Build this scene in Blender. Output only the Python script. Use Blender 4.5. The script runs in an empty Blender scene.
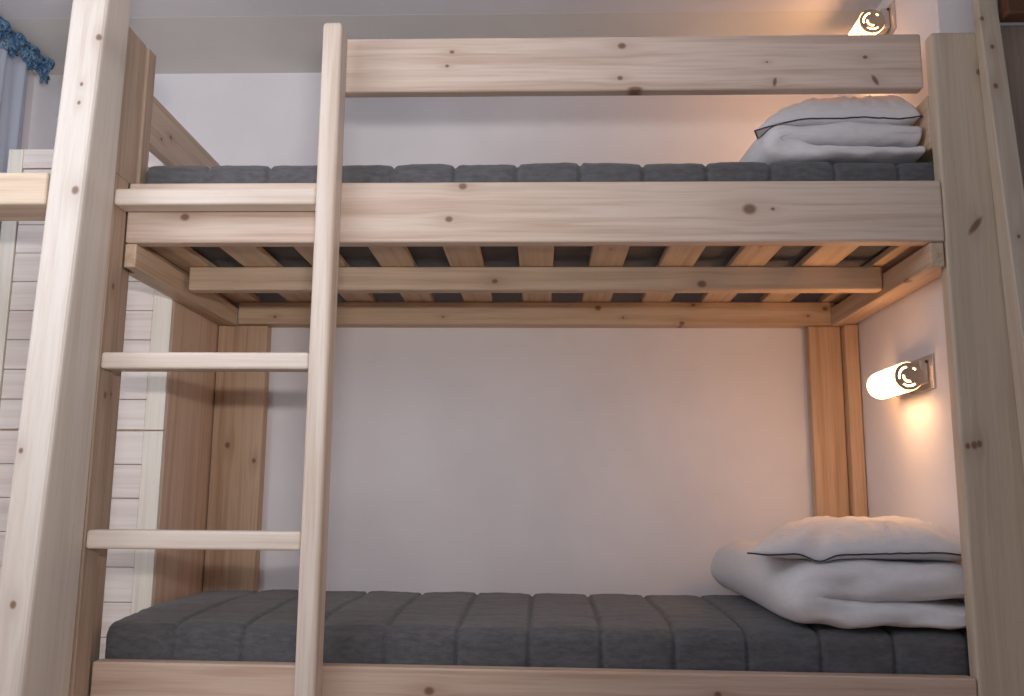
import bpy, bmesh, math, random
from mathutils import Vector, Matrix, noise

S = bpy.context.scene
COL = S.collection
PI = math.pi


# ------------------------------------------------------------------ helpers
def lin(r, g, b):
    def f(c):
        c = c / 255.0
        return c / 12.92 if c <= 0.04045 else ((c + 0.055) / 1.055) ** 2.4
    return (f(r), f(g), f(b), 1.0)


def tag(o, label=None, cat=None, group=None, kind=None):
    for k, v in (('label', label), ('category', cat), ('group', group), ('kind', kind)):
        if v:
            o[k] = v
    return o


def empty(name, loc):
    o = bpy.data.objects.new(name, None)
    o.empty_display_size = 0.1
    COL.objects.link(o)
    o.location = loc
    return o


def wpos(o):
    p = Vector(o.location)
    while o.parent is not None:
        o = o.parent
        p = p + Vector(o.location)
    return p


def obj(name, bm, mat, parent=None, loc=(0, 0, 0), smooth=False):
    """Link a bmesh (its coordinates are relative to loc, a world position) as one object."""
    me = bpy.data.meshes.new(name)
    bm.normal_update()
    bm.to_mesh(me)
    bm.free()
    if smooth:
        for p in me.polygons:
            p.use_smooth = True
    for m in (mat if isinstance(mat, (list, tuple)) else [mat]):
        me.materials.append(m)
    o = bpy.data.objects.new(name, me)
    COL.objects.link(o)
    loc = Vector(loc)
    if parent is not None:
        o.parent = parent
        o.location = loc - wpos(parent)
    else:
        o.location = loc
    return o


def box_into(bm, lo, hi, bev=0.0, seg=2):
    lo, hi = Vector(lo), Vector(hi)
    r = bmesh.ops.create_cube(bm, size=1.0)
    vs = r['verts']
    c = (lo + hi) / 2
    d = hi - lo
    for v in vs:
        v.co = Vector((v.co.x * d.x, v.co.y * d.y, v.co.z * d.z)) + c
    if bev > 0:
        es = set()
        for v in vs:
            es.update(v.link_edges)
        bmesh.ops.bevel(bm, geom=list(es), offset=bev, segments=seg, profile=0.5, affect='EDGES')
    return vs


def board(name, lo, hi, mat, parent, bev=0.004, seg=2):
    """A plank with eased arrises between two world corners."""
    c = (Vector(lo) + Vector(hi)) / 2
    bm = bmesh.new()
    box_into(bm, Vector(lo) - c, Vector(hi) - c, bev, seg)
    return obj(name, bm, mat, parent, c)


def structure(name, lo, hi, mat):
    o = board(name, lo, hi, mat, None, 0)
    o['kind'] = 'structure'
    return o


# ------------------------------------------------------------------ materials
class NT:
    def __init__(self, name):
        self.m = bpy.data.materials.new(name)
        self.m.use_nodes = True
        self.t = self.m.node_tree
        self.t.nodes.clear()
        self.out = self.t.nodes.new('ShaderNodeOutputMaterial')

    def n(self, typ, **kw):
        nd = self.t.nodes.new(typ)
        for k, v in kw.items():
            setattr(nd, k, v)
        return nd

    def l(self, a, b):
        self.t.links.new(a, b)

    def put(self, sock, v):
        if hasattr(v, 'is_output'):
            self.l(v, sock)
        else:
            sock.default_value = v

    def math(self, op, a, b=None, c=None):
        nd = self.n('ShaderNodeMath', operation=op)
        self.put(nd.inputs[0], a)
        if b is not None:
            self.put(nd.inputs[1], b)
        if c is not None:
            self.put(nd.inputs[2], c)
        return nd.outputs[0]

    def mix(self, f, a, b, blend='MIX'):
        nd = self.n('ShaderNodeMix', data_type='RGBA', blend_type=blend)
        self.put(nd.inputs[0], f)
        self.put(nd.inputs[6], a)
        self.put(nd.inputs[7], b)
        return nd.outputs[2]

    def ramp(self, v, stops):
        nd = self.n('ShaderNodeMapRange', interpolation_type='SMOOTHSTEP')
        self.put(nd.inputs[0], v)
        nd.inputs[1].default_value, nd.inputs[2].default_value = stops[0], stops[1]
        nd.inputs[3].default_value, nd.inputs[4].default_value = stops[2], stops[3]
        return nd.outputs[0]

    def bsdf(self, color, rough, normal=None, **kw):
        b = self.n('ShaderNodeBsdfPrincipled')
        self.put(b.inputs['Base Color'], color)
        self.put(b.inputs['Roughness'], rough)
        for k, v in kw.items():
            self.put(b.inputs[k], v)
        if normal is not None:
            self.l(normal, b.inputs['Normal'])
        self.l(b.outputs[0], self.out.inputs[0])
        return b

    def bump(self, h, strength, dist):
        nd = self.n('ShaderNodeBump')
        nd.inputs['Strength'].default_value = strength
        nd.inputs['Distance'].default_value = dist
        self.l(h, nd.inputs['Height'])
        return nd.outputs[0]


PINE = ((214, 195, 180), (190, 165, 147))
PALE = ((224, 212, 201), (204, 186, 170))


def wood(name, axis, cross, tones=PINE, knots=(), auto=0.5, seed=0.0, contrast=1.0):
    """Pine: grain running along `axis`; knots = (along, across, radius) in the board's own metres."""
    t = NT(name)
    tc = t.n('ShaderNodeTexCoord')
    sp = t.n('ShaderNodeSeparateXYZ')
    t.l(tc.outputs['Object'], sp.inputs[0])
    oi = t.n('ShaderNodeObjectInfo')
    third = 3 - axis - cross
    A, B, C = sp.outputs[axis], sp.outputs[cross], sp.outputs[third]
    rnd = t.math('MULTIPLY_ADD', oi.outputs['Random'], 37.0, seed)
    Bw = B
    mask = None
    halo = None
    for kn in knots:
        a, b, r = kn[:3]
        dx = t.math('SUBTRACT', A, a)
        dy = t.math('SUBTRACT', B, b)
        dxs = t.math('MULTIPLY', dx, 0.45)
        d2 = t.math('ADD', t.math('MULTIPLY', dxs, dxs), t.math('MULTIPLY', dy, dy))
        w = t.math('EXPONENT', t.math('MULTIPLY', d2, -1.0 / (2.2 * r) ** 2))
        Bw = t.math('SUBTRACT', Bw, t.math('MULTIPLY', t.math('MULTIPLY', dy, w), 0.75))
        if len(kn) == 5:        # a long slanting knot: angle from the grain, elongation
            ca, sa = math.cos(math.radians(kn[3])), math.sin(math.radians(kn[3]))
            dk = t.math('ADD', t.math('MULTIPLY', dx, ca / kn[4]), t.math('MULTIPLY', dy, sa / kn[4]))
            dq = t.math('ADD', t.math('MULTIPLY', dx, -sa), t.math('MULTIPLY', dy, ca))
        else:
            dk, dq = t.math('MULTIPLY', dx, 0.8), dy
        d = t.math('SQRT', t.math('ADD', t.math('MULTIPLY', dk, dk), t.math('MULTIPLY', dq, dq)))
        m = t.ramp(d, (r * 0.45, r * 1.15, 1.0, 0.0))
        mask = m if mask is None else t.math('MAXIMUM', mask, m)
        halo = w if halo is None else t.math('MAXIMUM', halo, w)
    v = t.n('ShaderNodeCombineXYZ')
    t.put(v.inputs[0], t.math('ADD', t.math('MULTIPLY', A, 1.1), rnd))
    t.put(v.inputs[1], t.math('MULTIPLY', Bw, 34.0))
    t.put(v.inputs[2], t.math('ADD', t.math('MULTIPLY', C, 34.0), rnd))
    n1 = t.n('ShaderNodeTexNoise')
    n1.inputs['Scale'].default_value = 1.0
    n1.inputs['Detail'].default_value = 3.0
    n1.inputs['Distortion'].default_value = 0.5
    t.l(v.outputs[0], n1.inputs['Vector'])
    v2 = t.n('ShaderNodeCombineXYZ')
    t.put(v2.inputs[0], t.math('ADD', t.math('MULTIPLY', A, 5.0), rnd))
    t.put(v2.inputs[1], t.math('MULTIPLY', Bw, 150.0))
    t.put(v2.inputs[2], t.math('MULTIPLY', C, 150.0))
    n2 = t.n('ShaderNodeTexNoise')
    n2.inputs['Scale'].default_value = 1.0
    n2.inputs['Detail'].default_value = 2.0
    t.l(v2.outputs[0], n2.inputs['Vector'])
    g1 = t.ramp(n1.outputs['Fac'], (0.40, 0.68, 0.0, 1.0))
    g2 = t.ramp(n2.outputs['Fac'], (0.42, 0.70, 0.0, 1.0))
    g = t.math('MULTIPLY', t.math('ADD', t.math('MULTIPLY', g1, 0.7), t.math('MULTIPLY', g2, 0.4)), contrast)
    col = t.mix(g, lin(*tones[0]), lin(*tones[1]))
    if auto > 0:
        v3 = t.n('ShaderNodeCombineXYZ')
        t.put(v3.inputs[0], t.math('ADD', t.math('MULTIPLY', A, 4.0), rnd))
        t.put(v3.inputs[1], t.math('ADD', t.math('MULTIPLY', B, 11.0), rnd))
        t.put(v3.inputs[2], t.math('ADD', t.math('MULTIPLY', C, 5.0), rnd))
        vo = t.n('ShaderNodeTexVoronoi')
        vo.inputs['Scale'].default_value = 1.0
        t.l(v3.outputs[0], vo.inputs['Vector'])
        sc = t.n('ShaderNodeSeparateColor')
        t.l(vo.outputs['Color'], sc.inputs[0])
        on = t.math('GREATER_THAN', sc.outputs[0], 1.0 - auto * 0.6)
        k = t.math('MULTIPLY', t.ramp(vo.outputs['Distance'], (0.045, 0.10, 0.85, 0.0)), on)
        mask = k if mask is None else t.math('MAXIMUM', mask, k)
    if halo is not None:
        col = t.mix(t.math('MULTIPLY', halo, 0.35), col, lin(tones[1][0] - 30, tones[1][1] - 36, tones[1][2] - 38))
    if mask is not None:
        col = t.mix(t.math('MULTIPLY', mask, 0.85), col, lin(112, 78, 56))
    t.bsdf(col, 0.55, t.bump(n2.outputs['Fac'], 0.12, 0.002))
    return t.m


def plaster(name, rgb, rough=0.85):
    t = NT(name)
    tc = t.n('ShaderNodeTexCoord')
    n = t.n('ShaderNodeTexNoise')
    n.inputs['Scale'].default_value = 2.5
    n.inputs['Detail'].default_value = 4.0
    t.l(tc.outputs['Object'], n.inputs['Vector'])
    n2 = t.n('ShaderNodeTexNoise')
    n2.inputs['Scale'].default_value = 160.0
    t.l(tc.outputs['Object'], n2.inputs['Vector'])
    a = lin(*rgb)
    b = lin(*[c - 7 for c in rgb])
    t.bsdf(t.mix(t.ramp(n.outputs['Fac'], (0.35, 0.65, 0, 1)), a, b), rough, t.bump(n2.outputs['Fac'], 0.08, 0.002))
    return t.m


def fabric(name, rgb, dark, weave=900.0, bump=0.25, rough=0.95, sheen=0.2, crease=0.0):
    t = NT(name)
    tc = t.n('ShaderNodeTexCoord')
    n = t.n('ShaderNodeTexNoise')
    n.inputs['Scale'].default_value = 90.0
    n.inputs['Detail'].default_value = 5.0
    n.inputs['Roughness'].default_value = 0.7
    mp = t.n('ShaderNodeMapping')
    mp.inputs['Scale'].default_value = (0.35, 1.0, 1.0)
    t.l(tc.outputs['Object'], mp.inputs[0])
    t.l(mp.outputs[0], n.inputs['Vector'])
    n2 = t.n('ShaderNodeTexNoise')
    n2.inputs['Scale'].default_value = weave
    t.l(tc.outputs['Object'], n2.inputs['Vector'])
    h = t.math('ADD', n2.outputs['Fac'], t.math('MULTIPLY', n.outputs['Fac'], 1.0))
    f = t.math('ADD', t.math('MULTIPLY', t.ramp(n.outputs['Fac'], (0.3, 0.7, 0, 1)), 0.6), t.math('MULTIPLY', n2.outputs['Fac'], 0.4))
    t.bsdf(t.mix(f, lin(*rgb), lin(*dark)), rough, t.bump(h, bump, 0.002), **{'Sheen Weight': sheen})
    return t.m


def plain(name, rgb, rough=0.5, metallic=0.0, **kw):
    t = NT(name)
    tc = t.n('ShaderNodeTexCoord')
    n = t.n('ShaderNodeTexNoise')
    n.inputs['Scale'].default_value = 60.0
    t.l(tc.outputs['Object'], n.inputs['Vector'])
    r = t.ramp(n.outputs['Fac'], (0.3, 0.7, rough * 0.85, rough * 1.15))
    t.bsdf(lin(*rgb), r, None, Metallic=metallic, **kw)
    return t.m


def glow(name, rgb, strength):
    t = NT(name)
    t.bsdf(lin(250, 240, 225), 0.3, None, **{'Emission Color': lin(*rgb), 'Emission Strength': strength})
    return t.m


M_wall = plaster('white_plaster', (236, 233, 236))
M_ceil = plaster('ceiling_paint', (231, 230, 235))
M_strip = plaster('ceiling_strip_paint', (229, 227, 223))
M_floor = wood('floor_boards', 0, 1, ((170, 135, 100), (140, 105, 75)))
M_slat = wood('pine_slat', 1, 0, ((212, 188, 162), (190, 162, 134)), auto=0.35)
M_pine_x = wood('pine_along', 0, 2, auto=0.4)
M_pine_y = wood('pine_depth', 1, 2, ((206, 182, 158), (180, 152, 126)), auto=0.5)
M_pine_z = wood('pine_upright', 2, 0, ((204, 178, 150), (176, 146, 118)), auto=0.5)
M_ladder_z = wood('ladder_pine_upright', 2, 0, PALE, auto=0.25, contrast=1.2)
M_ladder_x = wood('ladder_pine_rung', 0, 2, PALE, auto=0.0, contrast=0.8)
M_gray = fabric('grey_mattress_cloth', (105, 105, 108), (73, 73, 76), 700.0, 0.5, 0.95, 0.15)
M_white = fabric('white_bed_linen', (226, 224, 226), (212, 210, 213), 1200.0, 0.12, 0.9, 0.1)
M_piping = plain('dark_piping', (70, 62, 60), 0.8)
M_chrome = plain('brushed_chrome', (190, 186, 180), 0.28, 1.0)
M_glass = glow('opal_lamp_glass', (255, 186, 122), 25.0)
M_screw = plain('dark_screw', (60, 50, 42), 0.6)

# ------------------------------------------------------------------ the setting
ZC = 2.325
structure('floor', (-0.80, -2.9, -0.06), (3.3, 0.95, 0.0), M_floor)
structure('wall_back', (-0.90, 0.85, 0.0), (3.3, 0.97, 2.3254), M_wall)
structure('wall_left', (-0.92, -2.9, 0.0), (-0.80, 0.849, 2.3254), M_wall)
structure('wall_right', (2.05, 0.05, 0.0), (2.15, 0.849, 2.3254), M_wall)
structure('trim_1', (-0.799, 0.463, ZC), (2.049, 0.849, ZC + 0.0004), M_strip)      # plasterboard strip along the wall
structure('ceiling', (-0.92, -2.9, 2.3255), (3.3, 0.96, 2.45), M_ceil)

# ------------------------------------------------------------------ bunk bed
bed = empty('bunk_bed', (1.0, 0.4, 0.0))
tag(bed, 'unpainted pine bunk bed with slatted base, guard rail and ladder on its left', 'bunk bed')

# front rails -------------------------------------------------------
def xk(px_list, cx, cz):
    return [(k[0] - cx, k[1] - cz) + tuple(k[2:]) for k in px_list]

rail_m = wood('pine_front_rail', 0, 2, PINE,
              xk([(0.832, 1.600, .010), (0.799, 1.515, .009), (1.540, 1.539, .016), (0.135, 1.522, .011), (1.597, 1.539, .005)], 0.998, 1.534),
              auto=0.0, seed=3.0)
board('side_rail', (-0.019, 0.0005, 1.456), (2.004, 0.045, 1.612), rail_m, bed, 0.006, 3)
low_m = wood('pine_lower_rail', 0, 2, ((208, 184, 166), (184, 154, 133)), xk([(0.776, 0.395, .011), (1.431, .400, .008)], 1.0, 0.365), auto=0.0, seed=11.0)
lower_rail = board('side_rail', (-0.0175, 0.0005, 0.285), (2.003, 0.045, 0.446), low_m, bed, 0.005, 3)
lower_rail.rotation_euler = (0, math.radians(0.33), 0)      # it sits a little out of level
guard_m = wood('pine_guard_rail', 0, 2, ((217, 199, 186), (192, 168, 152)),
               xk([(0.788, 1.983, .006), (0.776, 1.944, .005), (1.231, 1.996, .010), (1.225, 1.907, .007), (1.264, 1.877, .007, 0, 3.2), (1.621, 1.893, .006, 80, 2.4), (1.876, 1.896, .007, 118, 2.6), (1.854, 1.959, .006), (1.603, 1.948, .003)], 1.242, 1.949),
               auto=0.0, seed=23.0)
board('guard_rail', (0.485, 0.0455, 1.874), (1.9995, 0.085, 2.024), guard_m, bed, 0.007, 3)

# rear rails, end rails, cross beam ---------------------------------
back_m = wood('pine_rear_rail', 0, 2, ((208, 182, 154), (184, 154, 126)),
              xk([(0.137, 1.424, .005), (0.698, 1.424, .004), (1.209, 1.454, .010), (1.291, 1.422, .004), (1.483, 1.404, .008), (1.521, 1.464, .006), (1.893, 1.429, .005), (1.949, 1.452, .009)], 0.9975, 1.4375),
              auto=0.0, seed=31.0)
board('rear_rail', (0.012, 0.779, 1.4005), (1.983, 0.8485, 1.4755), back_m, bed, 0.004)
board('rear_rail', (0.0, 0.755, 0.291), (2.0, 0.799, 0.330), M_pine_x, bed, 0.004)
beam_m = wood('pine_cross_beam', 0, 2, ((208, 184, 160), (184, 156, 130)), xk([(0.893, 1.433, .008), (1.469, 1.425, .012)], 0.995, 1.442), auto=0.0, seed=41.0)
board('center_beam', (0.024, 0.3135, 1.408), (1.965, 0.358, 1.4755), beam_m, bed, 0.005)
board('end_rail', (1.967, 0.003, 1.394), (2.000, 0.778, 1.4545), M_pine_y, bed, 0.003)
board('end_rail', (2.0025, 0.047, 1.400), (2.045, 0.8485, 1.494), M_pine_y, bed, 0.004)
board('end_rail', (-0.018, 0.003, 1.394), (0.011, 0.778, 1.4545), M_pine_y, bed, 0.003)
board('end_rail', (-0.057, 0.087, 1.400), (-0.0195, 0.8485, 1.53), M_pine_y, bed, 0.004)
board('end_rail', (1.967, 0.047, 0.291), (2.000, 0.754, 0.329), M_pine_y, bed, 0.003)
board('end_rail', (-0.012, 0.047, 0.291), (0.022, 0.754, 0.33), M_pine_y, bed, 0.003)
# guard boards at the ends of the upper bunk
board('end_board', (-0.060, 0.086, 1.769), (-0.030, 0.80, 1.906), wood('pine_end_board', 1, 2, ((204, 184, 166), (180, 156, 138)), [(-.19, .0, .008), (-.25, -.03, .006)], auto=0.0), bed, 0.004)
board('end_board', (2.004, 0.047, 1.712), (2.046, 0.80, 1.855), M_pine_y, bed, 0.004)

# slats ---------------------------------------------------------------
slat0 = None
for k in range(11):
    x0 = max(-0.1185 + 0.1957 * k + 0.1011, -0.0105) if k else -0.0105
    x0 = -0.1185 + 0.1957 * k + 0.1011
    x1 = x0 + 0.0946
    if k == 10:
        x0, x1 = 1.9396, 1.9396 + 0.0946
    cx = (x0 + x1) / 2
    if k in (0, 10):
        lo, hi = (max(x0, -0.010), 0.047, 1.4765), (min(x1, 1.999), 0.82, 1.4955)
        board('slat', lo, hi, M_slat, bed, 0.003)
        continue
    if slat0 is None:
        slat0 = board('slat', (x0, 0.047, 1.4765), (x1, 0.82, 1.4955), M_slat, bed, 0.003)
        base_x = cx
    else:
        c = slat0.copy()
        COL.objects.link(c)
        c.parent = bed
        c.location = slat0.location + Vector((cx - base_x, 0, 0))
lslat0 = board('slat', (0.10, 0.047, 0.331), (0.195, 0.79, 0.349), M_slat, bed, 0.003)
for k in range(1, 10):
    c = lslat0.copy()
    COL.objects.link(c)
    c.parent = bed
    c.location = lslat0.location + Vector((0.19 * k, 0, 0))

# corner posts ----------------------------------------------------------
def lpost(name, boxes, mat, top, parent=bed, bev=0.003):
    """An L-shaped post from two upright boards in one mesh."""
    lo = Vector([min(b[0][i] for b in boxes) for i in range(3)])
    hi = Vector([max(b[1][i] for b in boxes) for i in range(3)])
    c = (lo + hi) / 2
    bm = bmesh.new()
    for a, b in boxes:
        box_into(bm, Vector(a) - c, Vector(b) - c, bev, 3)
    return obj(name, bm, mat, parent, c)

rp_m = wood('pine_right_post', 2, 0, ((204, 188, 168), (180, 160, 138)),
            xk([(1.495, 2.078, .009, 38, 3.6), (0.961, 2.021, .007), (0.963, 2.036, .009), (0.966, 2.048, .008), (1.894, 2.116, .008), (1.07, 2.146, .005)], 1.0015, 2.07975), auto=0.1, seed=5.0, contrast=0.7)
lpost('corner_post', [((2.0045, 0.0, 0.0), (2.155, 0.044, 2.003))], rp_m, 1.994, bev=0.008)
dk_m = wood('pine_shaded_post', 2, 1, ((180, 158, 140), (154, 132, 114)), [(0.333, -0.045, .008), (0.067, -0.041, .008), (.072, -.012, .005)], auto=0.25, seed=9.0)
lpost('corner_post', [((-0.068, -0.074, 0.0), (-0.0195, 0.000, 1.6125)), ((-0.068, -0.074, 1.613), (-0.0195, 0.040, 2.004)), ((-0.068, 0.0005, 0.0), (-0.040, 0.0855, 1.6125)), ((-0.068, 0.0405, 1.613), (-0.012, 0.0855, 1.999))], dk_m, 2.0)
lpost('corner_post', [((1.8985, 0.800, 0.0), (2.0020, 0.8485, 1.399)), ((2.0035, 0.765, 0.0), (2.0465, 0.8485, 1.399))], wood('pine_rear_post', 2, 0, ((206, 174, 142), (178, 144, 112)), [(-.15, -.03, .006), (-0.20, .01, .005)], auto=0.4, seed=15.0), 1.39)
lpost('corner_post', [((-0.0575, 0.800, 0.0), (0.108, 0.8485, 1.399))], wood('pine_rear_left_post', 2, 0, ((200, 170, 142), (172, 138, 110)), [(.30, -.03, .010), (.25, .06, .008), (-.45, .05, .007)], auto=0.3, seed=18.0), 1.39)

# ladder ----------------------------------------------------------------
def ladder_upright():
    bm = bmesh.new()
    c = Vector((0.495, -0.038, 1.003))
    box_into(bm, Vector((0.476, -0.076, 0.0)) - c, Vector((0.5245, -0.001, 2.006)) - c, 0.0, 1)
    es = [e for e in bm.edges]
    vert = [e for e in es if abs(e.verts[0].co.z - e.verts[1].co.z) > 1]
    bmesh.ops.bevel(bm, geom=vert, offset=0.009, segments=4, profile=0.5, affect='EDGES')
    top = [e for e in bm.edges if all(v.co.z > 0.9 for v in e.verts)]
    bmesh.ops.bevel(bm, geom=top, offset=0.012, segments=3, profile=0.5, affect='EDGES')
    return obj('ladder', bm, M_ladder_z, bed, c, smooth=False)

lad = ladder_upright()
for z0, z1 in ((1.531, 1.573), (1.128, 1.168), (0.711, 0.754), (0.31, 0.352)):
    r = board('rung', (-0.0195, -0.074, z0), (0.4765, -0.012, z1), M_ladder_x, lad, 0.007, 3)

# the thick, tapering post the ladder is fixed to -------------------------
def thick_post(name, low, high, yb, ztop, mat, parent, bev=0.012):
    """low / high: (x0, x1, y of the front face) at the floor and at the ceiling."""
    bm = bmesh.new()
    c = Vector(((low[0] + low[1] + high[0] + high[1]) / 4, yb, ztop / 2))
    pts = []
    for z, (x0, x1, yf) in ((0.0, low), (ztop, high)):
        for x, y in ((x0, yf), (x1, yf), (x1, yb), (x0, yb)):
            pts.append(bm.verts.new(Vector((x, y, z)) - c))
    b, t = pts[:4], pts[4:]
    bm.faces.new(b[::-1])
    bm.faces.new(t)
    for i in range(4):
        j = (i + 1) % 4
        bm.faces.new((b[i], b[j], t[j], t[i]))
    ve = [e for e in bm.edges if abs(e.verts[0].co.z - e.verts[1].co.z) > 1]
    bmesh.ops.bevel(bm, geom=ve, offset=bev, segments=3, profile=0.5, affect='EDGES')
    return obj(name, bm, mat, parent, c)

tp_m = wood('pale_thick_post', 2, 0, ((214, 206, 197), (197, 183, 171)),
            xk([(1.899, -.022, .008), (1.778, -.049, .005), (1.731, -.050, .005), (1.515, -.034, .010), (0.925, -.084, .006), (0.609, -.060, .008)], 1.163, -0.0589), auto=0.0, seed=2.0, contrast=0.7)
thick_post('ladder_post', (-0.100, -0.027, -0.308), (-0.100, -0.0085, -0.182), -0.0755, 2.325, tp_m, bed)

# ------------------------------------------------------------------ neighbouring pieces
lr = board('bed_rail', (-0.79, -0.19, 1.494), (-0.1215, -0.055, 1.572), wood('pale_far_rail', 0, 2, ((212, 194, 172), (190, 166, 140)), auto=0.2, seed=6.0), None, 0.006, 3)
tag(lr, 'thick pale pine rail running off the left edge of the picture from the thick post', 'bed rail')

nb = empty('neighbor_bunk', (2.14, -0.08, 0.0))
tag(nb, 'tall pine post of the next bunk at the right edge, dark rail on top', 'bunk bed')
rt_m = wood('next_bunk_post', 2, 0, ((202, 188, 170), (180, 160, 140)),
            xk([(2.025, 2.118, .006), (1.948, 2.136, .006), (1.843, 2.134, .007), (1.457, 2.150, .005), (1.25, 2.16, .005)], 1.168, 2.1615), auto=0.2, seed=8.0, contrast=0.7)
thick_post('post', (2.165, 2.225, -0.114), (2.104, 2.152, -0.021), -0.0015, 2.325, rt_m, nb, bev=0.004)
board('side_board', (2.166, 0.0, 0.0), (2.46, 0.042, 2.02), wood('next_bunk_board', 2, 0, ((158, 138, 124), (136, 116, 104)), auto=0.3), nb, 0.004)
board('top_rail', (2.172, -0.055, 2.021), (2.9, -0.006, 2.17), wood('dark_brown_rail', 0, 2, ((110, 74, 48), (82, 54, 36)), auto=0.0), nb, 0.004)  # rail in a much darker brown than this bunk's other boards

# ------------------------------------------------------------------ wardrobe
wd = empty('wardrobe', (-0.33, 0.62, 0.0))
tag(wd, 'wardrobe with whitish horizontal board doors behind the left end of the bunk bed', 'wardrobe')
side_m = wood('wardrobe_side_pine', 2, 1, ((222, 196, 174), (200, 168, 146)), auto=0.35, seed=13.0)
bm = bmesh.new()
c = Vector((-0.33, 0.63, 0.94))
for a, b in (((-0.599, 0.436, 0.0), (-0.582, 0.846, 1.873)), ((-0.079, 0.436, 0.0), (-0.0615, 0.846, 1.873)),
             ((-0.5815, 0.436, 1.855), (-0.0795, 0.846, 1.873)), ((-0.5815, 0.436, 0.05), (-0.0795, 0.83, 0.07)),
             ((-0.5815, 0.436, 1.005), (-0.0795, 0.83, 1.023)), ((-0.5815, 0.832, 0.0), (-0.0795, 0.846, 1.854))):
    box_into(bm, Vector(a) - c, Vector(b) - c, 0.002, 1)
obj('body', bm, side_m, wd, c)
white_x = wood('whitewashed_boards', 0, 2, ((232, 224, 218), (212, 198, 190)), auto=0.7, seed=21.0, contrast=0.8)
white_z = wood('whitewashed_stile', 2, 0, ((232, 227, 216), (214, 204, 190)), auto=0.1, seed=22.0, contrast=0.8)
for z0, z1 in ((1.020, 1.871), (0.06, 1.0165)):
    bm = bmesh.new()
    c = Vector((-0.33, 0.425, (z0 + z1) / 2))
    n = max(1, round((z1 - z0 - 0.06) / 0.088))
    zz0, zz1 = (z0, z1 - 0.062) if z0 > 1 else (z0, z1)
    h = (zz1 - zz0) / n
    for i in range(n):
        box_into(bm, Vector((-0.549, 0.421, zz0 + i * h + 0.0008)) - c, Vector((-0.119, 0.435, zz0 + (i + 1) * h - 0.0008)) - c, 0.002, 1)
    d = obj('door', bm, white_x, wd, c)
    board('stile', (-0.598, 0.418, z0), (-0.5525, 0.435, z1), white_z, d, 0.002)
    board('stile', (-0.1180, 0.418, z0), (-0.0620, 0.435, z1), white_z, d, 0.002)
    if z0 > 1:
        board('top_rail', (-0.5515, 0.418, z1 - 0.060), (-0.1190, 0.435, z1), white_x, d, 0.002)

# ------------------------------------------------------------------ curtain in the left corner
cu = empty('curtain', (-0.70, 0.45, 2.2))
tag(cu, 'pale blue sheer curtain with a dark blue crochet trim in upper left corner', 'curtain')
random.seed(4)


def sheet(y0, y1, zt, zb, amp, freq, ny, nz, x=-0.70, ph=0.0):
    bm = bmesh.new()
    c = Vector((x, (y0 + y1) / 2, (zt(0.5) + zb(0.5)) / 2))
    rows = []
    for i in range(ny + 1):
        s = i / ny
        y = y0 + (y1 - y0) * s
        row = []
        for j in range(nz + 1):
            q = j / nz
            z = zt(s) + (zb(s) - zt(s)) * q
            dx = amp * math.sin(freq * y + ph + 0.6 * math.sin(3 * q)) + amp * 0.4 * math.sin(2.3 * freq * y + 1.0)
            row.append(bm.verts.new(Vector((x + dx, y, z)) - c))
        rows.append(row)
    for i in range(ny):
        for j in range(nz):
            bm.faces.new((rows[i][j], rows[i + 1][j], rows[i + 1][j + 1], rows[i][j + 1]))
    return bm, c

t = NT('sheer_blue_cloth')
tr = t.n('ShaderNodeBsdfTranslucent')
tr.inputs[0].default_value = lin(214, 222, 236)
df = t.n('ShaderNodeBsdfDiffuse')
tc = t.n('ShaderNodeTexCoord')
wv = t.n('ShaderNodeTexNoise')
wv.inputs['Scale'].default_value = 300.0
t.l(tc.outputs['Object'], wv.inputs['Vector'])
t.l(t.mix(wv.outputs['Fac'], lin(204, 214, 230), lin(214, 222, 236)), df.inputs[0])
mx = t.n('ShaderNodeMixShader')
mx.inputs[0].default_value = 0.35
t.l(df.outputs[0], mx.inputs[1])
t.l(tr.outputs[0], mx.inputs[2])
t.l(mx.outputs[0], t.out.inputs[0])
M_sheer = t.m
bm, c = sheet(0.10, 0.655, lambda s: 2.27, lambda s: 1.20, 0.012, 55.0, 120, 20)
o = obj('sheer_panel', bm, M_sheer, cu, c, smooth=True)
so = o.modifiers.new('thickness', 'SOLIDIFY')
so.thickness = 0.0015

# crochet trim: a band of little lumpy loops, one mesh
t = NT('crochet_yarn')
tc = t.n('ShaderNodeTexCoord')
nn = t.n('ShaderNodeTexNoise')
nn.inputs['Scale'].default_value = 45.0
nn.inputs['Detail'].default_value = 3.0
t.l(tc.outputs['Object'], nn.inputs['Vector'])
t.bsdf(t.mix(t.ramp(nn.outputs['Fac'], (0.35, 0.65, 0, 1)), lin(52, 92, 130), lin(120, 158, 190)), 0.9, None)
M_yarn = t.m
bm = bmesh.new()
c = Vector((-0.69, 0.43, 2.29))


def torus_into(bm, cen, R, r, nrm, nu=12, nv=6):
    n = Vector(nrm).normalized()
    a = n.orthogonal().normalized()
    b = n.cross(a)
    ring = []
    for i in range(nu):
        u = 2 * PI * i / nu
        d = a * math.cos(u) + b * math.sin(u)
        ring.append([bm.verts.new(cen + d * (R + r * math.cos(2 * PI * j / nv)) + n * (r * math.sin(2 * PI * j / nv))) for j in range(nv)])
    for i in range(nu):
        for j in range(nv):
            bm.faces.new((ring[i][j], ring[(i + 1) % nu][j], ring[(i + 1) % nu][(j + 1) % nv], ring[i][(j + 1) % nv]))

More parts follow.
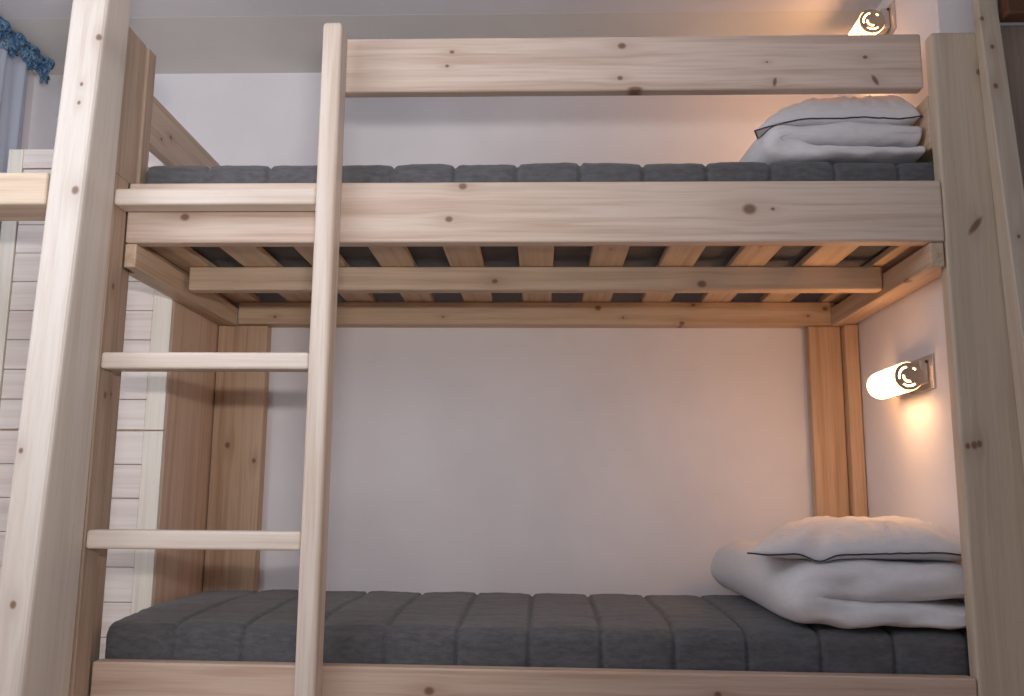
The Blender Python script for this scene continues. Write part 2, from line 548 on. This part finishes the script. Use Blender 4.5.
y = 0.12
while y < 0.755:
    s = (y - 0.12) / 0.635
    for q in range(5):
        z = 2.306 - q * 0.0165 + 0.012 * s + random.uniform(-.004, .004) + 0.005 * math.sin(y * 34)
        if q == 4 and random.random() < 0.35:
            continue
        cen = Vector((-0.690 + 0.010 * math.sin(y * 70 + q) + random.uniform(-.004, .004), y + random.uniform(-.004, .004), z))
        torus_into(bm, cen - c, random.uniform(.007, .011), random.uniform(.0028, .0045), (1, random.uniform(-.6, .6), random.uniform(-.6, .6)))
    y += 0.0115
obj('crochet_trim', bm, M_yarn, cu, c, smooth=True)
bm = bmesh.new()
bmesh.ops.create_cone(bm, cap_ends=True, segments=14, radius1=.006, radius2=.006, depth=0.86)
bmesh.ops.rotate(bm, verts=bm.verts, matrix=Matrix.Rotation(PI / 2, 3, 'X'))
obj('rod', bm, M_piping, cu, (-0.705, 0.36, 2.322), smooth=True)

# ------------------------------------------------------------------ mattresses
def mattress(name, zb, zt, y0, y1, x0, x1, seed, phase, sag, PITCH):
    L, W, H = x1 - x0, y1 - y0, zt - zb
    rad = 0.042
    prof = []
    # profile in (y, z), rounded rectangle, walked all the way round
    hw, hh = W / 2, H / 2
    def arc(cy, cz, a0):
        for k in range(7):
            a = a0 + k / 6 * PI / 2
            prof.append((cy + rad * math.cos(a), cz + rad * math.sin(a)))
    def line(p, q, step=0.014):
        d = math.hypot(q[0] - p[0], q[1] - p[1])
        n = max(1, int(d / step))
        for k in range(1, n):
            prof.append((p[0] + (q[0] - p[0]) * k / n, p[1] + (q[1] - p[1]) * k / n))
    arc(hw - rad, hh - rad, 0)
    line((hw - rad, hh), (-hw + rad, hh))
    arc(-hw + rad, hh - rad, PI / 2)
    line((-hw, hh - rad), (-hw, -hh + rad))
    arc(-hw + rad, -hh + rad, PI)
    line((-hw + rad, -hh), (hw - rad, -hh), 0.06)
    arc(hw - rad, -hh + rad, 3 * PI / 2)
    line((hw, -hh + rad), (hw, hh - rad))
    P = len(prof)
    nrm = []
    for i in range(P):
        a, b = prof[i - 1], prof[(i + 1) % P]
        d = Vector((b[0] - a[0], b[1] - a[1])).normalized()
        nrm.append(Vector((d.y, -d.x)))
    bm = bmesh.new()
    rings = []
    nx = int(L / 0.005)
    for i in range(nx + 1):
        x = -L / 2 + L * i / nx
        ex = min(x + L / 2, L / 2 - x)
        shrink = 0.0
        if ex < 0.008:
            shrink = 0.008 - math.sqrt(max(0.0, 0.008 ** 2 - (0.008 - ex) ** 2))
        ring = []
        for (py, pz), n in zip(prof, nrm):
            q = ((x + L / 2 + phase) / PITCH)
            fr = abs(q - round(q)) * PITCH          # distance to the nearest cross seam
            dip = 0.0085 * math.exp(-(fr / 0.005) ** 2) + 0.0025 * math.exp(-(fr / 0.03) ** 2)
            if pz > hh - 0.012:
                qy = (py + hw + 0.06) / 0.23
                fy = abs(qy - round(qy)) * 0.23
                dip += 0.003 * math.exp(-(fy / 0.010) ** 2)
            P3 = Vector((x * 5 + seed, py * 7, pz * 7))
            wr = noise.noise(P3 * 1.0) * 0.0045 + noise.noise(Vector((x * 9 + seed, py * 42, pz * 42))) * 0.0022
            wr += 0.003 * (0.5 - abs(noise.noise(Vector((x * 22 + seed * 3, py * 16 + x * 8, pz * 16))))) * (1 if fr < 0.05 else 0.5)
            if pz < -hh + 0.035:
                dip, wr = 0.0, 0.0
            off = min(-dip + wr - shrink - 0.006, -0.0005)
            co = Vector((x, py + n.x * off, pz + n.y * off))
            if pz > 0:
                co.z -= sag * max(0.0, -py / hw) ** 2 * min(1.0, pz / hh)
            ring.append(bm.verts.new(co))
        rings.append(ring)
    for i in range(nx):
        for j in range(P):
            k = (j + 1) % P
            bm.faces.new((rings[i][j], rings[i][k], rings[i + 1][k], rings[i + 1][j]))
    bm.faces.new(rings[0][::-1])
    bm.faces.new(rings[-1])
    bmesh.ops.recalc_face_normals(bm, faces=bm.faces[:])
    return obj(name, bm, M_gray, None, ((x0 + x1) / 2, (y0 + y1) / 2, (zb + zt) / 2), smooth=True)

m1 = mattress('mattress', 0.3505, 0.553, 0.0465, 0.763, -0.017, 2.0460, 1.0, 0.006, 0.020, 0.170)
tag(m1, 'dark grey quilted mattress on the lower bunk', 'mattress', 'mattresses of the bunk bed')
m2 = mattress('mattress', 1.4965, 1.695, 0.0465, 0.7955, -0.008, 2.0460, 8.0, 0.158, 0.0, 0.161)
tag(m2, 'dark grey quilted mattress on the upper bunk, mostly hidden by the rail', 'mattress', 'mattresses of the bunk bed')


# ------------------------------------------------------------------ folded duvets
def duvet(name, z0, seed, path, ymaxf, y0, sag, tuck):
    """A quilt folded over once: a puffed strip swept along a U in the XZ plane."""
    # resample the path smoothly
    pts = [Vector((p[0], p[1], p[2])) for p in path]   # x, z, half thickness
    N = 72
    out = []
    m = len(pts) - 1
    for i in range(N + 1):
        u = i / N * m
        k = min(int(u), m - 1)
        f = u - k
        p0, p1, p2, p3 = pts[max(k - 1, 0)], pts[k], pts[k + 1], pts[min(k + 2, m)]
        out.append(0.5 * ((2 * p1) + (p2 - p0) * f + (2 * p0 - 5 * p1 + 4 * p2 - p3) * f * f + (3 * p1 - p0 - 3 * p2 + p3) * f ** 3))
    bm = bmesh.new()
    NT_ = 96
    rings = []
    for i, p in enumerate(out):
        a, b = out[max(i - 1, 0)], out[min(i + 1, N)]
        d = Vector((b.x - a.x, b.y - a.y)).normalized()
        n = Vector((-d.y, d.x))
        e = min(i, N - i) / N
        cap = math.sqrt(max(0.02, 1 - max(0.0, 1 - e / 0.016) ** 2))
        ya, yb = y0, ymaxf(p.x)
        hl, yc = (yb - ya) / 2, (ya + yb) / 2
        ring = []
        for j in range(NT_):
            th = 2 * PI * j / NT_
            cs, sn = math.cos(th), math.sin(th)
            yy = hl * math.copysign(abs(cs) ** 0.14, cs)
            nn = p.z * cap * math.copysign(abs(sn) ** 0.6, sn)
            x, y, z = p.x + n.x * nn, yc + yy, p.y + n.y * nn
            v = Vector((x * 6 + seed, y * 6, z * 9))
            w1 = noise.noise(v) * 0.010
            w2 = noise.noise(Vector((x * 16 + seed, y * 13, z * 30))) * 0.005
            w3 = abs(noise.noise(Vector((x * 11 - y * 9 + seed, y * 5 + x * 4, z * 14)))) * -0.006
            w = w1 + w2 + w3 + noise.noise(Vector((x * 30 + y * 12, y * 24 + seed, z * 26))) * 0.0022
            x += n.x * w * math.copysign(1, sn)
            z += n.y * w * math.copysign(1, sn)
            y += (noise.noise(Vector((x * 7, seed, z * 22))) * 0.012 - 0.004) * (1 if cs < -0.55 else 0)
            if x > 1.98:
                y = max(y, 0.0475)
            z = max(z, z0 + 0.0015) - sag * max(0.0, (0.42 - y) / 0.37) ** 2
            front = math.exp(-max(0.0, y - y0) / 0.13)
            x += tuck * front * max(0.0, min(1.0, (1.80 - x) / 0.2))
            ring.append(bm.verts.new((x, y, z)))
        rings.append(ring)
    for i in range(N):
        for j in range(NT_):
            k = (j + 1) % NT_
            bm.faces.new((rings[i][j], rings[i + 1][j], rings[i + 1][k], rings[i][k]))
    bm.faces.new(rings[0])
    bm.faces.new(rings[-1][::-1])
    bmesh.ops.recalc_face_normals(bm, faces=bm.faces[:])
    c = Vector((1.8, 0.4, z0))
    for v in bm.verts:
        v.co -= c
    o = obj(name, bm, M_white, None, c, smooth=True)
    ss = o.modifiers.new('smooth', 'SUBSURF')
    ss.levels = ss.render_levels = 1
    return o


def ym(x):
    return 0.755

def ym2(x):
    return 0.78

zt = 0.549
d1 = duvet('duvet', zt, 3.0,
           [(2.0465, zt + .034, .031), (1.90, zt + .034, .032), (1.79, zt + .034, .033), (1.70, zt + .040, .038), (1.605, zt + .064, .052),
            (1.615, zt + .104, .054), (1.72, zt + .112, .047), (1.86, zt + .110, .046), (2.0465, zt + .106, .044)], ym, 0.049, 0.018, 0.055)
tag(d1, 'folded white duvet on the lower bunk, under the larger visible pillow', 'duvet', 'folded white duvets')
zt = 1.693
d2 = duvet('duvet', zt, 17.0,
           [(2.002, zt + .021, .018), (1.90, zt + .021, .018), (1.78, zt + .022, .019), (1.70, zt + .026, .025), (1.612, zt + .046, .042),
            (1.622, zt + .064, .042), (1.73, zt + .071, .035), (1.86, zt + .070, .034), (2.000, zt + .068, .032)], ym2, 0.060, 0.0, 0.025)
tag(d2, 'folded white duvet on the upper bunk, just behind its front rail', 'duvet', 'folded white duvets')


# ------------------------------------------------------------------ pillows
def pillow(name, cx, cy, zb, a, b, H, Hb, seed, droop, skew, rot=0.0):
    n = 56
    rotm = Matrix.Rotation(rot, 3, 'Z')

    def seam(u, v):
        # height of the seam line round the edge
        return noise.noise(Vector((u * 2.2 + seed, v * 2.2, 1.7))) * 0.008 + droop(u, v)

    def edge_xy(u, v):
        x = a * u * (1 - 0.07 * (1 - v * v))
        y = b * v * (1 - 0.05 * (1 - u * u))
        x += skew * v * max(0.0, -u)
        return x, y

    def pt(u, v, side):
        x, y = edge_xy(u, v)
        f = max(0.0, (1 - abs(u) ** (2.3 if u < 0 else 14.0)) * (1 - abs(v) ** 4.5)) ** 0.55
        m = max(abs(u), abs(v))
        if side > 0:
            z = H * f
            # gathers running in from the seam
            per = (math.atan2(v, u))
            edge = max(0.0, 1 - abs(m - 0.82) / 0.20)
            z += edge * 0.013 * noise.noise(Vector((per * 13 + seed, m * 1.2, seed)))
            z += f * 0.010 * noise.noise(Vector((u * 2.6 + seed, v * 2.6, 4.0)))
            z += f * 0.005 * noise.noise(Vector((u * 7 - v * 4 + seed, v * 6 + u * 2, 9.0)))
        else:
            z = -Hb * f
        sm = seam(u / max(m, 1e-6), v / max(m, 1e-6)) if m > 1e-6 else 0
        z += sm * m ** 3
        return rotm @ Vector((x, y, z))

    bm = bmesh.new()
    g = [-1 + 2 * i / n for i in range(n + 1)]
    g = [math.copysign(1 - (1 - abs(q)) ** 1.35, q) for q in g]
    grid = {}
    for s in (1, -1):
        for i, u in enumerate(g):
            for j, v in enumerate(g):
                bd = i in (0, n) or j in (0, n)
                if s < 0 and bd:
                    grid[(s, i, j)] = grid[(1, i, j)]
                else:
                    grid[(s, i, j)] = bm.verts.new(pt(u, v, s))
    for s in (1, -1):
        for i in range(n):
            for j in range(n):
                q = [grid[(s, i, j)], grid[(s, i + 1, j)], grid[(s, i + 1, j + 1)], grid[(s, i, j + 1)]]
                bm.faces.new(q if s > 0 else q[::-1])
    root = obj(name, bm, M_white, None, (cx, cy, zb), smooth=True)
    # piping along the seam
    loop = [(u, -1) for u in g[:-1]] + [(1, v) for v in g[:-1]] + [(-u, 1) for u in g[:-1]] + [(-1, -v) for v in g[:-1]]
    cen = [pt(u, v, 1) for u, v in loop]
    bm = bmesh.new()
    rings = []
    m = len(cen)
    for i in range(m):
        d = (cen[(i + 1) % m] - cen[i - 1]).normalized()
        up = Vector((0, 0, 1))
        s = d.cross(up).normalized()
        w = s.cross(d)
        ctr = cen[i] + s * 0.0015
        rings.append([bm.verts.new(ctr + (s * math.cos(k * PI / 4) + w * math.sin(k * PI / 4)) * 0.0020) for k in range(8)])
    for i in range(m):
        for k in range(8):
            bm.faces.new((rings[i][k], rings[(i + 1) % m][k], rings[(i + 1) % m][(k + 1) % 8], rings[i][(k + 1) % 8]))
    p = obj('piping', bm, M_piping, root, (cx, cy, zb), smooth=True)
    p['label'] = 'dark grey piping cord'
    return root


def droop1(u, v):
    # the front seam dips to a point a quarter of the way along
    if v < -0.9:
        return -0.020 * math.exp(-((u + 0.45) / 0.11) ** 2) + 0.004 * math.exp(-((u - 0.1) / 0.35) ** 2)
    return 0.0


def droop2(u, v):
    s = 0.0
    if u < -0.3:
        s -= 0.016 * ((-u - 0.3) / 0.7) ** 1.5
        if v < 0:
            s -= 0.014 * ((-u - 0.3) / 0.7) ** 2
    return s

p1 = pillow('pillow', 1.820, 0.318, 0.549 + 0.158, 0.2255, 0.262, 0.080, 0.022, 5.0, droop1, 0.080)
tag(p1, 'plump white pillow with dark piping on top of the lower bunk duvet', 'pillow', 'white pillows with dark piping')
p2 = pillow('pillow', 1.8125, 0.275, 1.693 + 0.112, 0.185, 0.205, 0.098, 0.020, 29.0, droop2, 0.055)
tag(p2, 'white pillow with dark piping on the upper bunk duvet below the higher lamp', 'pillow', 'white pillows with dark piping')


def rest_on(top, under):
    """Lift whatever of `top` (and its piping) dips into `under` so that it lies on it."""
    bpy.context.view_layer.update()
    dg = bpy.context.evaluated_depsgraph_get()
    ev = under.evaluated_get(dg)
    inv = under.matrix_world.inverted()
    for o, gap in [(top, 0.003)] + [(c, 0.0035) for c in top.children]:
        for v in o.data.vertices:
            w = o.matrix_world @ v.co
            ok, hit, _n, _i = ev.ray_cast(inv @ Vector((w.x, w.y, w.z + 0.6)), Vector((0, 0, -1)))
            if ok:
                h = (under.matrix_world @ hit).z
                if h - 0.10 < w.z < h + gap:
                    v.co.z += h + gap - w.z

rest_on(p1, d1)
rest_on(p2, d2)

# ------------------------------------------------------------------ wall lamps
M_cap = plain('lamp_cap_metal', (176, 166, 152), 0.5, 0.6)
M_plate = plain('satin_plate_metal', (200, 194, 188), 0.55, 0.5)


def annulus_sector(bm, r0, r1, a0, a1, y0, y1):
    """A flat arc of metal in the XZ plane, thickness from y0 to y1."""
    n = max(2, int(abs(a1 - a0) / 0.13))
    prev = None
    first = None
    for i in range(n + 1):
        a = a0 + (a1 - a0) * i / n
        q = [bm.verts.new((r * math.cos(a), y, r * math.sin(a))) for r, y in ((r0, y0), (r1, y0), (r1, y1), (r0, y1))]
        if prev:
            for k in range(4):
                bm.faces.new((prev[k], q[k], q[(k + 1) % 4], prev[(k + 1) % 4]))
        else:
            first = q
        prev = q
    if abs(a1 - a0) < 2 * PI - 1e-3:
        bm.faces.new(first[::-1])
        bm.faces.new(prev)


def make_lamp(loc, cover=106):
    """loc: the middle of the wall plate, on the wall (wall to +X)."""
    L = Vector(loc)
    root = empty('wall_lamp', L)
    ax = Vector((L.x - 0.062, L.y, L.z - 0.012))        # tube axis, running along Y
    R, LEN = 0.038, 0.215
    yf = -0.006
    board('wall_plate', (L.x - 0.006, L.y - 0.030, L.z - 0.046), (L.x - 0.0005, L.y + 0.13, L.z + 0.046), M_plate, root, 0.002)
    board('bracket', (L.x - 0.030, L.y - 0.004, L.z - 0.030), (L.x - 0.0065, L.y + 0.10, L.z + 0.034), M_plate, root, 0.004)
    # opal glass with a rounded far end; the sector towards wall and ceiling is the reflector's
    def tube(a0, a1, rr, closed_end, thick=None):
        bm = bmesh.new()
        n = 28
        prof = [(yf, rr)] + [(yf + (LEN - 0.02) * k / 6, rr) for k in range(1, 7)]
        for k in range(1, 6):
            t_ = k / 5 * PI / 2
            prof.append((yf + LEN - 0.02 + 0.02 * math.sin(t_), (rr - 0.02) + 0.02 * math.cos(t_)))
        if closed_end:
            prof.append((yf + LEN, 0.002))
        rows = []
        for y, r in prof:
            rows.append([bm.verts.new((r * math.cos(a0 + (a1 - a0) * i / n), y, r * math.sin(a0 + (a1 - a0) * i / n))) for i in range(n + 1)])
        for p_, q_ in zip(rows, rows[1:]):
            for i in range(n):
                bm.faces.new((p_[i], p_[i + 1], q_[i + 1], q_[i]))
        bmesh.ops.recalc_face_normals(bm, faces=bm.faces[:])
        return bm
    obj('glass_tube', tube(math.radians(cover), math.radians(292), R, True), M_glass, root, ax, smooth=True)
    rf = obj('reflector', tube(math.radians(-70), math.radians(cover + 2), R + 0.0015, False), M_chrome, root, ax, smooth=True)
    sm = rf.modifiers.new('thickness', 'SOLIDIFY')
    sm.thickness = 0.0012
    # end cap: concentric metal rings, light showing through the slots between them
    bm = bmesh.new()
    y0, y1 = -0.013, -0.0065
    annulus_sector(bm, .0275, .0365, 0, 2 * PI, y0, y1)
    annulus_sector(bm, .0165, .0225, 0, 2 * PI, y0, y1)
    annulus_sector(bm, .0005, .0105, 0, 2 * PI, y0, y1)
    D = math.radians
    for a0, a1 in ((-50, 42), (62, 100), (195, 232)):
        annulus_sector(bm, .0223, .0277, D(a0), D(a1), y0, y1)
    for a0, a1 in ((-70, 165),):
        annulus_sector(bm, .0103, .0167, D(a0), D(a1), y0, y1)
    bmesh.ops.recalc_face_normals(bm, faces=bm.faces[:])
    cap = obj('end_cap', bm, M_cap, root, ax)
    bm = bmesh.new()
    annulus_sector(bm, .0003, .034, 0, 2 * PI, -0.0062, -0.0058)
    bmesh.ops.recalc_face_normals(bm, faces=bm.faces[:])
    gl = obj('glass_disc', bm, M_glass, cap, ax)
    for sx, sz in ((-0.004, 0.028),):
        bm = bmesh.new()
        bmesh.ops.create_uvsphere(bm, u_segments=10, v_segments=6, radius=0.004)
        obj('screw', bm, M_screw, root, (L.x - 0.012, L.y - 0.006, L.z + sz), smooth=True)
    # the bulb itself: shines down and out of the open side of the reflector
    ld = bpy.data.lights.new('bulb_light', 'AREA')
    ld.shape = 'RECTANGLE'
    ld.size, ld.size_y = 0.03, 0.18
    ld.energy = BULB
    ld.color = (1.0, 0.70, 0.44)
    lo = bpy.data.objects.new('bulb', ld)
    COL.objects.link(lo)
    lo.parent = root
    ld.spread = math.radians(150)
    lo.location = ax + Vector((-0.008, 0.10, -0.040)) - L
    lo.rotation_euler = (0, math.radians(-12), 0)
    return root

BULB = 0.11
l1 = make_lamp((2.05, 0.245, 1.169))
tag(l1, 'lit tube wall lamp with chrome end cap beside the lower bunk', 'wall lamp', 'wall lamps at the heads of the bunks')
l2 = make_lamp((2.05, 0.345, 2.230), 165)
tag(l2, 'lit tube wall lamp above the upper bunk, half hidden by the guard rail', 'wall lamp', 'wall lamps at the heads of the bunks')

# ------------------------------------------------------------------ light
def area(name, loc, target, sx, sy, energy, color, spread=180):
    ld = bpy.data.lights.new(name, 'AREA')
    ld.shape = 'RECTANGLE'
    ld.size, ld.size_y = sx, sy
    ld.energy = energy
    ld.color = color
    ld.spread = math.radians(spread)
    o = bpy.data.objects.new(name, ld)
    COL.objects.link(o)
    o.location = loc
    d = Vector(target) - Vector(loc)
    o.rotation_euler = d.to_track_quat('-Z', 'Y').to_euler()
    return o

area('room_lamp', (1.02, -2.20, 1.13), (0.35, -1.65, 1.65), 0.45, 0.06, 24.0, (1.0, 0.95, 0.92), 148)
area('window_daylight', (-0.35, -1.75, 2.02), (0.75, 0.6, 1.55), 1.0, 0.5, 8.0, (0.80, 0.88, 1.0))
area('side_window_daylight', (-0.76, -1.0, 1.70), (0.1, 0.4, 1.25), 0.8, 0.8, 6.0, (0.86, 0.92, 1.0))

W = bpy.data.worlds.new('World')
S.world = W
W.use_nodes = True
bg = W.node_tree.nodes['Background']
bg.inputs[0].default_value = (0.80, 0.86, 1.0, 1)
bg.inputs[1].default_value = 0.25

# ------------------------------------------------------------------ camera
F = 917.238
cd = bpy.data.cameras.new('Camera')
cd.sensor_fit = 'HORIZONTAL'
cd.sensor_width = 36.0
cd.lens = F / 1024 * 36.0
cd.clip_start = 0.02
co = bpy.data.objects.new('Camera', cd)
COL.objects.link(co)
Rm = ((0.99946756, -0.03256519, -0.00202792), (0.0317899, 0.98590253, -0.16427298), (0.00734891, 0.16412104, 0.98641283))
right = Vector((Rm[0][0], Rm[1][0], Rm[2][0]))
fwd = Vector((Rm[0][1], Rm[1][1], Rm[2][1]))
up = Vector((Rm[0][2], Rm[1][2], Rm[2][2]))
mw = Matrix((
    (right.x, up.x, -fwd.x, 1.02466703),
    (right.y, up.y, -fwd.y, -2.18672348),
    (right.z, up.z, -fwd.z, 0.85 - 0.02287660),
    (0, 0, 0, 1)))
co.matrix_world = mw
S.camera = co

S.view_settings.view_transform = 'Standard'
S.view_settings.look = 'None'
S.view_settings.gamma = 1.0
S.view_settings.exposure = 0.0
S.view_settings.use_curve_mapping = False
S.cycles.use_denoising = True
S.cycles.max_bounces = 8
S.cycles.diffuse_bounces = 5
